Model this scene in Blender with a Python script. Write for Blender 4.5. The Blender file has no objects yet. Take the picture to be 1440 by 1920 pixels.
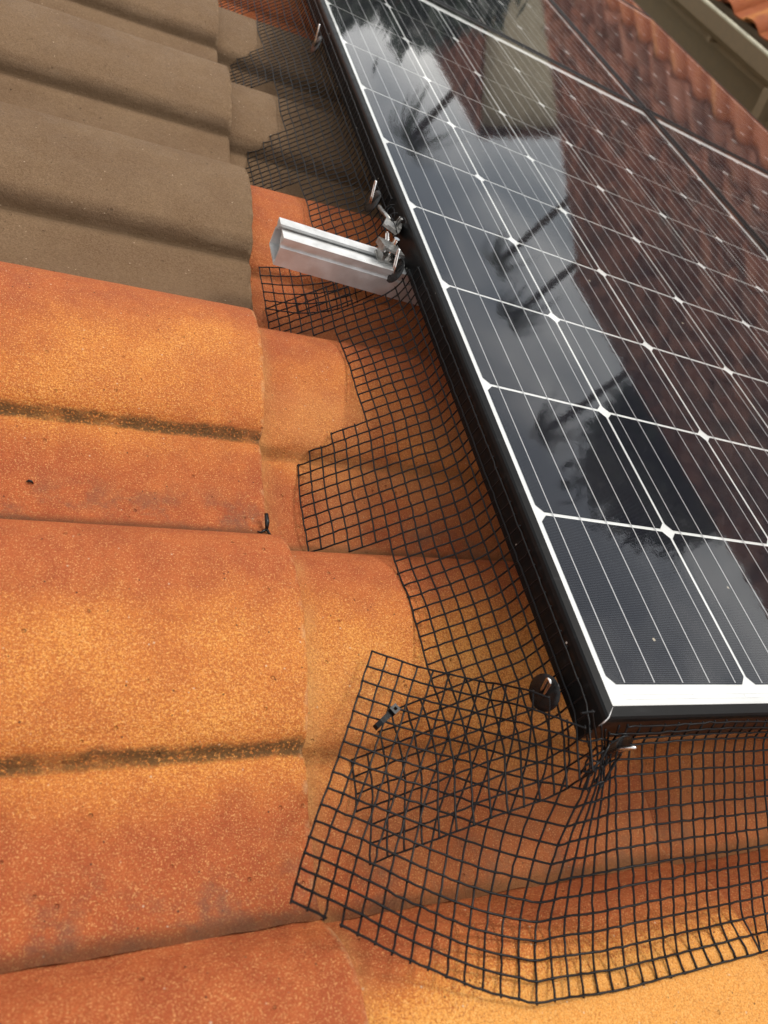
import bpy, bmesh, math, random
import numpy as np
from mathutils import Matrix, Vector, Euler

random.seed(7)
rng = np.random.default_rng(7)
R = math.radians
C = bpy.context.scene.collection
sc = bpy.context.scene

# ------------------------------------------------------------------ roof frame
# Everything on the roof is laid out in roof coordinates (metres):
# x runs down the slope, y along the eave, z square to the tiles.
# z = 0 is the glass of the solar panels. The roof is pitched at 20 degrees.
PITCH = 20.0
ROOF = Matrix.Translation((0, 0, 4.0)) @ Matrix.Rotation(R(PITCH), 4, 'Y')

# ------------------------------------------------------------------ camera
cam_d = bpy.data.cameras.new('camera')
cam = bpy.data.objects.new('camera', cam_d)
C.objects.link(cam)
right = Vector((0.8779659, -0.20529943, 0.43246736))
up = Vector((-0.11072131, 0.79180081, 0.60065987))
fwd = Vector((0.46574314, 0.57524223, -0.67244309))
cm = Matrix((right, up, -fwd)).transposed().to_4x4()
CAM = Vector((-0.40145, -0.16970, 0.35480))
cam.matrix_world = ROOF @ Matrix.Translation(CAM) @ cm
cam_d.sensor_fit = 'VERTICAL'
cam_d.sensor_height = 36.0
cam_d.lens = 1367.7 / 1920 * 36.0
cam_d.clip_start = 0.02
cam_d.clip_end = 900
cam_d.dof.use_dof = True
cam_d.dof.focus_distance = 0.66
cam_d.dof.aperture_fstop = 8.5
sc.camera = cam
CW = ROOF @ CAM

# ------------------------------------------------------------------ sky and sun
SUN_EL, SUN_AZ = 43.0, 74.0         # azimuth from +Y towards +X
w = bpy.data.worlds.new('World'); sc.world = w; w.use_nodes = True
nt = w.node_tree; nt.nodes.clear()
out = nt.nodes.new('ShaderNodeOutputWorld'); bg = nt.nodes.new('ShaderNodeBackground')
sky = nt.nodes.new('ShaderNodeTexSky'); sky.sky_type = 'NISHITA'; sky.sun_disc = False
sky.sun_elevation = R(SUN_EL); sky.sun_rotation = R(SUN_AZ)
sky.air_density = 1.0; sky.dust_density = 2.0; sky.ozone_density = 1.0
tc = nt.nodes.new('ShaderNodeTexCoord')
mp = nt.nodes.new('ShaderNodeMapping'); mp.inputs['Scale'].default_value = (1, 1, 2.2)
no = nt.nodes.new('ShaderNodeTexNoise'); no.inputs['Scale'].default_value = 2.6
no.inputs['Detail'].default_value = 6; no.inputs['Roughness'].default_value = .55
rp = nt.nodes.new('ShaderNodeValToRGB')
rp.color_ramp.elements[0].position = .38; rp.color_ramp.elements[0].color = (4.8, 5.3, 5.9, 1)
rp.color_ramp.elements[1].position = .64; rp.color_ramp.elements[1].color = (18.5, 18.1, 17.4, 1)
mx = nt.nodes.new('ShaderNodeMix'); mx.data_type = 'RGBA'; mx.inputs[0].default_value = .86
nt.links.new(tc.outputs['Generated'], mp.inputs['Vector']); nt.links.new(mp.outputs[0], no.inputs['Vector'])
nt.links.new(no.outputs['Fac'], rp.inputs[0])
nt.links.new(sky.outputs[0], mx.inputs[6]); nt.links.new(rp.outputs[0], mx.inputs[7])
nt.links.new(mx.outputs[2], bg.inputs['Color']); bg.inputs['Strength'].default_value = .1
nt.links.new(bg.outputs[0], out.inputs[0])

sd = bpy.data.lights.new('sun', 'SUN'); sd.energy = 1.5; sd.angle = R(14); sd.color = (1, .95, .88)
so = bpy.data.objects.new('sun', sd); C.objects.link(so)
sdir = Vector((math.sin(R(SUN_AZ)) * math.cos(R(SUN_EL)), math.cos(R(SUN_AZ)) * math.cos(R(SUN_EL)), math.sin(R(SUN_EL))))
so.rotation_euler = sdir.to_track_quat('Z', 'Y').to_euler(); so.location = (-6, 6, 14)

sc.view_settings.view_transform = 'Standard'; sc.view_settings.look = 'None'
sc.view_settings.gamma = 1; sc.view_settings.exposure = 0.27
sc.view_settings.use_curve_mapping = False
sc.cycles.max_bounces = 10; sc.cycles.transparent_max_bounces = 16
sc.cycles.use_denoising = True


# ------------------------------------------------------------------ node helpers
class NT:
    def __init__(s, name):
        s.m = bpy.data.materials.new(name); s.m.use_nodes = True
        s.t = s.m.node_tree; s.t.nodes.clear()
        s.o = s.t.nodes.new('ShaderNodeOutputMaterial')
    def n(s, typ, **kw):
        x = s.t.nodes.new('ShaderNode' + typ)
        for k, v in kw.items(): setattr(x, k, v)
        return x
    def put(s, sock, v):
        if hasattr(v, 'node'): s.t.links.new(v, sock)
        elif v is not None: sock.default_value = v
    def math(s, op, a, b=None, c=None, clamp=False):
        x = s.n('Math', operation=op, use_clamp=clamp)
        for i, v in enumerate((a, b, c)):
            if v is not None: s.put(x.inputs[i], v)
        return x.outputs[0]
    def step(s, v, a, b, lo=0., hi=1.):
        x = s.n('MapRange', interpolation_type='SMOOTHSTEP')
        s.put(x.inputs[0], v)
        for i, q in enumerate((a, b, lo, hi)): s.put(x.inputs[i + 1], q)
        return x.outputs[0]
    def mix(s, f, a, b, blend='MIX'):
        x = s.n('Mix', data_type='RGBA', blend_type=blend)
        s.put(x.inputs[0], f)
        for i, v in ((6, a), (7, b)):
            s.put(x.inputs[i], v if hasattr(v, 'node') else (*v, 1))
        return x.outputs[2]
    def noise(s, vec, scale, detail=4, rough=.55, dist=0):
        x = s.n('TexNoise'); s.put(x.inputs['Vector'], vec)
        x.inputs['Scale'].default_value = scale; x.inputs['Detail'].default_value = detail
        x.inputs['Roughness'].default_value = rough; x.inputs['Distortion'].default_value = dist
        return x.outputs['Fac']
    def vor(s, vec, scale, out='Distance', rnd=1):
        x = s.n('TexVoronoi'); s.put(x.inputs['Vector'], vec)
        x.inputs['Scale'].default_value = scale; x.inputs['Randomness'].default_value = rnd
        return x.outputs[out]
    def map(s, vec, scale=(1, 1, 1), loc=(0, 0, 0)):
        x = s.n('Mapping'); s.put(x.inputs['Vector'], vec)
        s.put(x.inputs['Scale'], scale); s.put(x.inputs['Location'], loc)
        return x.outputs[0]
    def bump(s, h, dist, strength=1., nrm=None):
        x = s.n('Bump'); s.put(x.inputs['Height'], h)
        x.inputs['Distance'].default_value = dist; x.inputs['Strength'].default_value = strength
        if nrm is not None: s.put(x.inputs['Normal'], nrm)
        return x.outputs[0]
    def attr(s, name):
        x = s.n('Attribute', attribute_type='OBJECT', attribute_name=name)
        return x.outputs['Fac']
    def bsdf(s, col, rough=.5, metal=0., spec=.5, nrm=None, coat=0., coatr=.05, **kw):
        x = s.n('BsdfPrincipled')
        s.put(x.inputs['Base Color'], col if hasattr(col, 'node') else (*col, 1))
        s.put(x.inputs['Roughness'], rough); s.put(x.inputs['Metallic'], metal)
        s.put(x.inputs['Specular IOR Level'], spec)
        if nrm is not None: s.put(x.inputs['Normal'], nrm)
        x.inputs['Coat Weight'].default_value = coat; x.inputs['Coat Roughness'].default_value = coatr
        for k, v in kw.items(): s.put(x.inputs[k], v)
        return x.outputs[0]
    def done(s, sh):
        s.t.links.new(sh, s.o.inputs[0]); return s.m


def tile_material(name, far=False):
    n = NT(name)
    P = n.n('TexCoord').outputs['Object']
    rnd = n.n('ObjectInfo').outputs['Random']
    off = n.n('CombineXYZ'); n.put(off.inputs[0], n.math('MULTIPLY', rnd, 7.3)); n.put(off.inputs[1], n.math('MULTIPLY', rnd, 3.1)); n.put(off.inputs[2], n.math('MULTIPLY', rnd, 11.7))
    va = n.n('VectorMath', operation='ADD'); n.put(va.inputs[0], P); n.put(va.inputs[1], off.outputs[0]); Q = va.outputs[0]
    sp = n.n('SeparateXYZ'); n.put(sp.inputs[0], P)
    X, W = sp.outputs[0], n.math('MULTIPLY', sp.outputs[1], -1.)
    yel, brown, pale = n.attr('yellow'), n.attr('brown'), n.attr('pale')
    big = n.noise(Q, 7, 3); mid = n.noise(Q, 38, 5, .6); fine = n.noise(Q, 610, 3, .8); grain = n.noise(Q, 950, 2, .6)
    blot = n.noise(Q, 16, 6, .62)
    # colour of the fired/slurried face: red base, orange, yellow grains
    red = n.mix(n.step(mid, .3, .7), (.385, .086, .029), (.485, .12, .037))
    org = n.mix(n.step(mid, .3, .7), (.57, .168, .036), (.64, .205, .042))
    # the yellow spray sits on the roll and on the near part of the pan
    zone = n.math('MULTIPLY', n.step(W, .035, .13), n.step(W, .185, .255, 1., 0.))
    lvl = n.math('ADD', n.math('MULTIPLY', zone, n.math('ADD', n.math('MULTIPLY', yel, .8), .08)), n.math('MULTIPLY', n.math('SUBTRACT', big, .5), 1.0))
    lvl = n.math('ADD', lvl, n.math('MULTIPLY', n.math('SUBTRACT', blot, .5), .5))
    lvl = n.math('ADD', lvl, n.math('MULTIPLY', n.math('MAXIMUM', n.math('SUBTRACT', yel, 1.), 0.), n.step(W, .012, .075, 0., .8)))
    body = n.mix(n.step(lvl, .0, .7), red, org)
    gsel = n.math('ADD', n.math('MULTIPLY', n.math('SUBTRACT', fine, .5), 3.2), n.math('ADD', lvl, -.52))
    ylw = n.mix(n.step(grain, .35, .65), (.77, .31, .06), (.92, .47, .12))
    col = n.mix(n.math('MULTIPLY', n.step(gsel, -.1, .55), .85), body, ylw)
    col = n.mix(n.step(fine, .34, .52, .85, 0.), col, n.mix(.55, col, (.3, .07, .016)))
    col = n.mix(n.step(grain, .54, .68, 0., .62), col, (.88, .46, .17))
    # dark and light single grains
    vd = n.vor(Q, 300); vr = n.vor(Q, 300, 'Color'); s3 = n.n('SeparateColor'); n.put(s3.inputs[0], vr)
    dk = n.math('MULTIPLY', n.step(vd, .12, .3, 1., 0.), n.math('GREATER_THAN', s3.outputs[0], .975))
    lt = n.math('MULTIPLY', n.step(vd, .12, .28, 1., 0.), n.math('LESS_THAN', s3.outputs[0], .018))
    # brown-grey tile
    bc = n.mix(n.step(n.noise(Q, 14, 4, .5), .3, .7), (.19, .107, .051), (.235, .14, .07))
    bc = n.mix(n.step(fine, .35, .7), n.mix(.4, bc, (.07, .04, .02)), n.mix(.34, bc, (.36, .24, .145)))
    bc = n.mix(n.math('MULTIPLY', n.step(W, .2, .3), .3), bc, (.15, .08, .038))
    col = n.mix(brown, col, bc)
    pits = n.vor(Q, 150); pr_ = n.vor(Q, 150, 'Color'); s4 = n.n('SeparateColor'); n.put(s4.inputs[0], pr_)
    pit = n.math('MULTIPLY', n.step(pits, .1, .25, 1., 0.), n.math('GREATER_THAN', s4.outputs[1], .96))
    pitm = n.math('MULTIPLY', pit, n.math('MULTIPLY', n.step(blot, .45, .6), n.math('ADD', n.math('MULTIPLY', brown, .7), .3)))
    col = n.mix(n.math('MULTIPLY', pitm, .75), col, (.03, .02, .013))
    col = n.mix(n.math('MULTIPLY', dk, .8), col, (.05, .03, .02))
    col = n.mix(n.math('MULTIPLY', lt, .7), col, (.72, .55, .38))
    if not far:
        # moss and dirt caught in the crease; on brown tiles crease shade is painted too
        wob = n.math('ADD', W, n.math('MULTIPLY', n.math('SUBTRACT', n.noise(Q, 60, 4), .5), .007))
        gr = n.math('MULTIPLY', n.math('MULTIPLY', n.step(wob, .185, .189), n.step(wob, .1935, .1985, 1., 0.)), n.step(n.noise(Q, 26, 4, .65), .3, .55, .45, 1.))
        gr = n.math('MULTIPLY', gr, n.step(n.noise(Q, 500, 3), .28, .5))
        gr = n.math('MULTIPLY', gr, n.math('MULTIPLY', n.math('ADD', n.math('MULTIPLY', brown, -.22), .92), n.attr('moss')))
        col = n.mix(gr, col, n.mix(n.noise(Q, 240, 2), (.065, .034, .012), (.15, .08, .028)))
        crease_shade = n.math('MULTIPLY', n.step(wob, .170, .188), n.step(wob, .193, .208, 1., 0.))  # soft dark band painted as shade on the brown roll's steep face
        col = n.mix(n.math('MULTIPLY', crease_shade, n.math('MULTIPLY', brown, .55)), col, (.07, .042, .022))
        # grey grime that washed to the side lap
        gw = n.math('MULTIPLY', n.step(W, .235, .282), n.step(n.noise(Q, 22, 6, .7), .46, .66))
        gw = n.math('MULTIPLY', gw, n.math('SUBTRACT', 1., brown))
        col = n.mix(n.math('MULTIPLY', gw, .55), col, (.13, .085, .06))
        # dark joint line and its shadow, painted along the lap
        col = n.mix(n.math('MULTIPLY', n.step(W, .284, .298), .75), col, (.1, .04, .016))
        # pale dust washed out below the edge of the tile above
        du = n.math('MULTIPLY', n.step(X, -.318, -.296, 1., 0.), n.math('ADD', n.math('MULTIPLY', n.step(n.noise(Q, 30, 5),   .35, .65), .42), .16))
        du = n.math('MULTIPLY', du, n.math('SUBTRACT', 1., brown))
        col = n.mix(du, col, (.7, .36, .12))
        col = n.mix(n.math('MULTIPLY', pale, n.math('MULTIPLY', n.step(W, .1, .15), n.step(n.noise(Q, 12, 3), .3, .6))), col, (.7, .36, .13))
    if far:
        vc = n.n('SeparateColor'); n.put(vc.inputs[0], n.vor(Q, 4.2, 'Color'))
        col = n.mix(n.math('SUBTRACT', .78, n.math('MULTIPLY', pale, .6)), col, n.mix(n.step(n.math('ADD', n.math('MULTIPLY', vc.outputs[0], .5), n.math('MULTIPLY', blot, .7)), .35, .85), (.045, .016, .011), (.34, .135, .082)))
    if not far:
        # the front edge carries a broken pale rim
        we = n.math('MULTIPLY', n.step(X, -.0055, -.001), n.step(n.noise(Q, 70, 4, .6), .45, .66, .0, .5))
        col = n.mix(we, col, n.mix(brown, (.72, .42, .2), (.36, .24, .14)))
    rough = n.step(mid, .3, .7, .58, .76)
    h = n.math('ADD', n.math('MULTIPLY', fine, 1.), n.math('MULTIPLY', n.noise(Q, 190, 2, .6), 1.1))
    h = n.math('ADD', h, n.math('MULTIPLY', pit, -1.2))
    nr = n.bump(h, .0018 if not far else .004, 1.)
    return n.done(n.bsdf(col, rough, 0, .18, nr))


def simple(name, col, rough=.5, metal=0., spec=.5, scale=40, var=.25, bump=0., coat=0.):
    n = NT(name); P = n.n('TexCoord').outputs['Object']
    f = n.noise(P, scale, 5, .6)
    c2 = tuple(max(0, c * (1 - var)) for c in col); c3 = tuple(min(1, c * (1 + var)) for c in col)
    cc = n.mix(n.step(f, .3, .7), c2, c3)
    nr = n.bump(f, bump) if bump else None
    return n.done(n.bsdf(cc, n.step(f, .25, .75, rough * .85, min(1, rough * 1.15)), metal, spec, nr, coat))


def frame_material():
    n = NT('black_anodised'); P = n.n('TexCoord').outputs['Object']
    f = n.noise(P, 60, 5, .6)
    vd = n.vor(P, 55); vr = n.vor(P, 55, 'Color'); s3 = n.n('SeparateColor'); n.put(s3.inputs[0], vr)
    chip = n.math('MULTIPLY', n.step(vd, .03, .07, 1., 0.), n.math('GREATER_THAN', s3.outputs[0], .9))
    sm = n.step(n.noise(n.map(P, (8, 60, 60)), 3, 4), .55, .8)
    c = n.mix(n.math('MULTIPLY', sm, .25), (.006, .006, .006), (.04, .04, .04))
    c = n.mix(chip, c, (.55, .52, .46))
    return n.done(n.bsdf(c, n.step(f, .3, .7, .3, .42), 0, .13, n.bump(n.noise(P, 900, 2), .00006)))


def cell_material():
    n = NT('silicon_cell'); P = n.n('TexCoord').outputs['Object']
    sp = n.n('SeparateXYZ'); n.put(sp.inputs[0], P)
    # screen printed fingers across the cell, 1.65 mm apart
    fr = n.math('FRACT', n.math('MULTIPLY', sp.outputs[1], 1 / .00165))
    fing = n.step(n.math('ABSOLUTE', n.math('SUBTRACT', fr, .5)), .40, .455)
    rnd = n.n('ObjectInfo').outputs['Random']
    base = n.mix(rnd, (.0014, .0018, .0045), (.0022, .0026, .0056))
    c = n.mix(n.math('MULTIPLY', fing, .85), base, (.1, .1, .112))
    return n.done(n.bsdf(c, .5, 0, 0.))


def glass_material():
    n = NT('panel_glass'); P = n.n('TexCoord').outputs['Object']
    vd = n.vor(P, 30); vr = n.vor(P, 30, 'Color'); s3 = n.n('SeparateColor'); n.put(s3.inputs[0], vr)
    spk = n.math('MULTIPLY', n.step(vd, .035, .06, 1., 0.), n.math('GREATER_THAN', s3.outputs[0], .9))
    hgt = n.math('ADD', n.noise(P, 170, 1, .5), n.math('MULTIPLY', n.noise(P, 30, 2), 2.))
    nr = n.bump(hgt, .00004, .4)
    tr = n.n('BsdfTransparent')
    gl = n.n('BsdfGlossy'); gl.inputs['Roughness'].default_value = .034; n.put(gl.inputs['Normal'], nr)
    n.put(gl.inputs['Color'], (1, 1, 1, 1))
    fr = n.n('Fresnel'); fr.inputs['IOR'].default_value = 1.5; n.put(fr.inputs['Normal'], nr)
    back = n.n('NewGeometry').outputs['Backfacing']      # the slab reflects at its outer faces
    mixs = n.n('MixShader'); n.put(mixs.inputs[0], n.math('MULTIPLY', fr.outputs[0], n.math('SUBTRACT', 1., back)))
    n.t.links.new(tr.outputs[0], mixs.inputs[1]); n.t.links.new(gl.outputs[0], mixs.inputs[2])
    # a thin dry film of dust and a few specks of dirt
    df = n.n('BsdfDiffuse'); df.inputs['Color'].default_value = (.62, .55, .42, 1)
    film = n.math('ADD', n.math('MULTIPLY', n.step(n.noise(P, 5, 6, .65), .4, .8), .008), n.math('MULTIPLY', spk, .55))
    m2 = n.n('MixShader'); n.put(m2.inputs[0], film)
    n.t.links.new(mixs.outputs[0], m2.inputs[1]); n.t.links.new(df.outputs[0], m2.inputs[2])
    return n.done(m2.outputs[0])


def alu_material():
    n = NT('mill_aluminium'); P = n.n('TexCoord').outputs['Object']
    br = n.noise(n.map(P, (6, 700, 700)), 1, 3, .6)
    f = n.noise(P, 45, 5, .65)
    c = n.mix(n.step(f, .3, .75), (.58, .575, .56), (.72, .72, .71))
    return n.done(n.bsdf(c, n.step(f, .3, .7, .46, .58), .8, .5, n.bump(br, .00012, .6)))


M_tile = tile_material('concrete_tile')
M_far = tile_material('far_tile', True)
M_under = simple('roof_underlay', (.03, .03, .032), .9)
M_frame = frame_material()
M_sheet = simple('white_backsheet', (.72, .72, .69), .45, scale=15, var=.04)
M_cell = cell_material()
M_ribbon = simple('solder_ribbon', (.42, .42, .42), .5, .2, scale=200, var=.1)
M_glass = glass_material()
M_alu = alu_material()
M_steel = simple('stainless_steel', (.72, .7, .67), .2, 1., scale=300, var=.12)
M_clamp = simple('cast_clamp_steel', (.34, .33, .31), .42, 1., scale=200, var=.25, bump=.0003)
M_wire = simple('black_pvc_wire', (.0035, .0035, .004), .34, 0, .24, scale=500, var=.3, bump=.00015)
M_disc = simple('black_plastic', (.005, .005, .005), .28, 0, .3, scale=200, var=.3)
M_water = None
nw = NT('water_drop'); M_water = nw.done(nw.bsdf((1, 1, 1), .03, 0, .5, None, **{'Transmission Weight': 1.0, 'IOR': 1.33}))
M_wall = simple('beige_render', (.21, .15, .088), .85, scale=25, var=.08, bump=.002)
M_cream = simple('cream_render', (.9, .75, .53), .85, scale=10, var=.1)
M_lin = simple('galvanised_lining', (.55, .55, .52), .5, scale=8, var=.15)
M_gut = simple('cream_gutter_paint', (.66, .6, .44), .35, scale=12, var=.08)
M_dark = simple('dark_eave_timber', (.02, .016, .013), .7)
M_pane = simple('window_pane', (.02, .025, .03), .08)
M_ground = simple('lawn_soil', (.06, .075, .03), .95, scale=.6, var=.4)
M_bark = simple('bark', (.09, .065, .045), .9, scale=12, var=.4, bump=.02)
M_leaf = simple('leaf', (.045, .075, .025), .6, scale=2, var=.5)
M_leaf2 = simple('dark_leaf', (.022, .04, .016), .6, scale=2, var=.5)
M_palm = simple('palm_leaf', (.035, .055, .022), .55, scale=2, var=.4)


# ------------------------------------------------------------------ object helpers
def mesh_from(name, verts, faces, mat, smooth=False):
    me = bpy.data.meshes.new(name)
    me.from_pydata([tuple(v) for v in verts], [], faces)
    me.materials.append(mat); me.validate(); me.update()
    if smooth: me.polygons.foreach_set('use_smooth', [True] * len(me.polygons))
    return me


def place(o, m=None, parent=None):
    C.objects.link(o)
    if parent is not None: o.parent = parent
    if m is not None:
        if parent is not None: o.matrix_local = m
        else: o.matrix_world = m
    return o


def tag(o, label=None, cat=None, group=None, kind=None):
    if label: o['label'] = label
    if cat: o['category'] = cat
    if group: o['group'] = group
    if kind: o['kind'] = kind
    return o


def obj(name, me, parent=None, m=None):
    return place(bpy.data.objects.new(name, me), m, parent)


def empty(name, m):
    e = bpy.data.objects.new(name, None); e.empty_display_size = .05
    return place(e, m)


class MB:
    """collects simple solids into one mesh"""
    def __init__(s): s.v = []; s.f = []
    def add(s, v, f):
        b = len(s.v); s.v += [tuple(p) for p in v]; s.f += [tuple(b + i for i in q) for q in f]
    def box(s, a, b, m=None):
        v = [Vector((x, y, z)) for x in (a[0], b[0]) for y in (a[1], b[1]) for z in (a[2], b[2])]
        if m is not None: v = [m @ p for p in v]
        s.add(v, [(0, 1, 3, 2), (4, 6, 7, 5), (0, 4, 5, 1), (2, 3, 7, 6), (0, 2, 6, 4), (1, 5, 7, 3)])
    def tube(s, pts, r, n=6, cap=True):
        pts = [Vector(p) for p in pts]; k = len(pts)
        rs = r if isinstance(r, (list, tuple)) else [r] * k
        t0 = (pts[1] - pts[0]).normalized(); a = t0.orthogonal().normalized(); V = []
        for i, p in enumerate(pts):
            t = (pts[min(i + 1, k - 1)] - pts[max(i - 1, 0)])
            t = t.normalized() if t.length > 1e-9 else t0
            a = (a - t * a.dot(t)); a = a.normalized() if a.length > 1e-6 else t.orthogonal().normalized()
            b = t.cross(a)
            for j in range(n):
                q = 2 * math.pi * j / n; V.append(p + (a * math.cos(q) + b * math.sin(q)) * rs[i])
        F = [(i * n + j, i * n + (j + 1) % n, (i + 1) * n + (j + 1) % n, (i + 1) * n + j) for i in range(k - 1) for j in range(n)]
        if cap: F += [tuple(range(n - 1, -1, -1)), tuple((k - 1) * n + j for j in range(n))]
        s.add(V, F)
    def prism(s, poly, a, b, axis=0):
        """polygon in the two other axes, extruded along axis from a to b"""
        n = len(poly); V = []
        for c in (a, b):
            for p in poly:
                q = list(p); q.insert(axis, c); V.append(q)
        s.add(V, [tuple(range(n - 1, -1, -1)), tuple(range(n, 2 * n))] + [(i, (i + 1) % n, n + (i + 1) % n, n + i) for i in range(n)])
    def build(s, name, mat, parent=None, m=None, smooth=False):
        return obj(name, mesh_from(name, s.v, s.f, mat, smooth), parent, m)


# ------------------------------------------------------------------ tiles
PW = np.array([-.008, 0, .008, .02, .035, .055, .075, .095, .12, .145, .165, .18, .187, .191, .195, .2, .21, .235, .26, .28, .291, .297, .3])
PZ = np.array([-.005, .0042, .0185, .033, .043, .049, .0505, .05, .046, .041, .034, .027, .0195, .0118, .0106, .0118, .0112, .005, .0015, 0, .0012, .0038, .0045])
ST, GA, X0, JY, PI_ = .022, .32, -.19, .2, .30   # course step, gauge, first front edge, first side lap, tile cover width
TL = .415


def prof(w):
    k = np.clip(np.searchsorted(PW, w) - 1, 0, len(PW) - 2)
    m = np.gradient(PZ, PW)
    d = PW[k + 1] - PW[k]; s = (w - PW[k]) / d
    return (2*s**3-3*s*s+1)*PZ[k] + (s**3-2*s*s+s)*d*m[k] + (-2*s**3+3*s*s)*PZ[k+1] + (s**3-s*s)*d*m[k+1]


def tile_z(x, y):
    k = math.ceil((x - X0) / GA - 1e-9)
    w = (JY - y) % PI_
    return -.134 - ST * (X0 + GA * k - x) / GA + float(np.interp(w, PW, PZ))


def tile_mesh(name, mat, seed, nw=46, fine=True):
    r = np.random.default_rng(seed)
    ws = np.unique(np.r_[np.linspace(-.006, .2996, nw), .184, .188, .192, .196, .2, .293, .297, .2985]) if fine else np.array([.001, .012, .03, .06, .1, .15, .19, .24, .2985])
    xs = [-TL, *np.linspace(-.33, -.02, 26), -.012, -.005, -.0018, 0.] if fine else [-TL, 0.]
    dz = [0] * 28 + [-.0001, -.0008, -.0026] if fine else [0, 0]
    zs = prof(ws); n = len(ws); V = []; F = []
    jag = np.convolve(r.normal(0, 1, n + 8), np.ones(3) / 3, 'same')[4:-4] * .0008 if fine else np.zeros(n)
    lapn = r.normal(0, .0007, len(xs)) + .0005
    for i, (x, d) in enumerate(zip(xs, dz)):
        for j in range(n):
            ww = ws[j]
            if fine and j in (0, n - 1): ww += r.normal(0, .0006) * (1 if j else -1)
            if fine and ws[j] > .286: dl = lapn[i] * (ws[j] - .286) / .012
            else: dl = 0.
            V.append((x + (jag[j] if x > -.008 else 0), -ww, zs[j] + d + (r.normal(0, .0001) if fine else 0) + dl + ST * x / GA))
    nx = len(xs)
    F = [(i * n + j, i * n + j + 1, (i + 1) * n + j + 1, (i + 1) * n + j) for i in range(nx - 1) for j in range(n - 1)]
    F = [f[::-1] for f in F]
    nt_ = len(F)
    th = .0135
    # front edge, sides and underside
    b = len(V); row = (nx - 1) * n
    for j in range(n): V.append(V[row + j]);
    for j in range(n): V.append((V[row + j][0] - .001, V[row + j][1], V[row + j][2] - th + .002))
    F += [(b + j, b + n + j, b + n + j + 1, b + j + 1) for j in range(n - 1)]
    F = [f if i < nt_ else f[::-1] for i, f in enumerate(F)]
    for j in (0, n - 1):
        b = len(V)
        for i in range(nx): V.append(V[i * n + j])
        for i in range(nx): V.append((V[i * n + j][0], V[i * n + j][1], V[i * n + j][2] - .012))
        q = [(b + i, b + i + 1, b + nx + i + 1, b + nx + i) for i in range(nx - 1)]
        F += q if j == 0 else [f[::-1] for f in q]
    b = len(V)
    for x in (-TL, -.002):
        for j in range(0, n, 3): V.append((x, -ws[j], zs[j] - th + ST * x / GA))
    m_ = len(range(0, n, 3)); F += [(b + j, b + j + 1, b + m_ + j + 1, b + m_ + j) for j in range(m_ - 1)]
    me = mesh_from(name, V, F, mat)
    sm = [i < nt_ for i in range(len(me.polygons))]
    me.polygons.foreach_set('use_smooth', sm)
    return me


house = tag(empty('house', ROOF), 'house roof of orange and brown concrete tiles carrying the solar panels', 'house')
mb = MB(); mb.box((-2.2, -1.75, -.215), (2.35, 5.6, -.2)); roof = mb.build('roof', M_under, house)
TM = [tile_mesh('roof_tile', M_tile, s) for s in range(4)]
# colour of each tile seen in the photograph: (course, column) -> (yellow, brown, pale); column 0 spans y -0.1..0.2
TONE = {(0, 0): (.52, 0, 0), (0, 1): (.5, 0, 0), (0, -1): (-.15, 0, 0), (0, 2): (0, 1, 0), (0, 3): (0, 1, 0), (0, 4): (0, 1, 0), (0, 5): (.2, 0, 0),
        (1, 0): (.6, 0, .16), (1, 1): (.35, 0, .18), (1, -1): (1.9, 0, 0), (1, 2): (.0, 0, .1), (1, 3): (0, 1, 0), (1, 4): (0, 1, 0), (1, 5): (.15, 0, 0),
        (2, 0): (.4, 0, .2), (2, -1): (1.5, 0, 0), (2, 1): (.3, 0, .2)}
SHIFT = {(0, 2): .022, (0, 3): .022, (0, 4): .026, (0, -1): -.001, (0, 1): .0015, (1, 0): .002, (1, 2): .004}
for k in range(-5, 8):
    for c in range(-5, 18):
        vis = (k <= 3 and -2 <= c <= 6) or k <= 0 or c < 0 or k >= 6
        if k >= 3 and 0 <= c <= 15 and k < 7: continue          # wholly hidden below the panels
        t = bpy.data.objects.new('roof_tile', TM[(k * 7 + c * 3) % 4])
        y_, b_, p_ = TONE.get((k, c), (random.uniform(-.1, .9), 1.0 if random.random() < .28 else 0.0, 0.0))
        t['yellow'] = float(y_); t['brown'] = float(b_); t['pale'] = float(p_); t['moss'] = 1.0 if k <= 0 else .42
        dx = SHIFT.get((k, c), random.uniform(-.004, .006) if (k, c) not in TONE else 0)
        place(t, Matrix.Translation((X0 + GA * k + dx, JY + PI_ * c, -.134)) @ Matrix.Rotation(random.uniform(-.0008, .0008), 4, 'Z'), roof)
# walls of the house under the eave
mb = MB(); mb.box((-.06, -1.4, 0), (1.75, 5.3, 3.1)); wl = mb.build('wall', M_cream, house, ROOF.inverted() @ Matrix.Translation((0, 0, 0)))

# ------------------------------------------------------------------ solar panels
S = .1585; PX, PY = 6 * S, 10 * S; MX, MY, MT = .0195, .027, .036; FH = .032
GAPX = PX + 2 * MX + .006; GAPY = PY + MY + MT + .006


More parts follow.
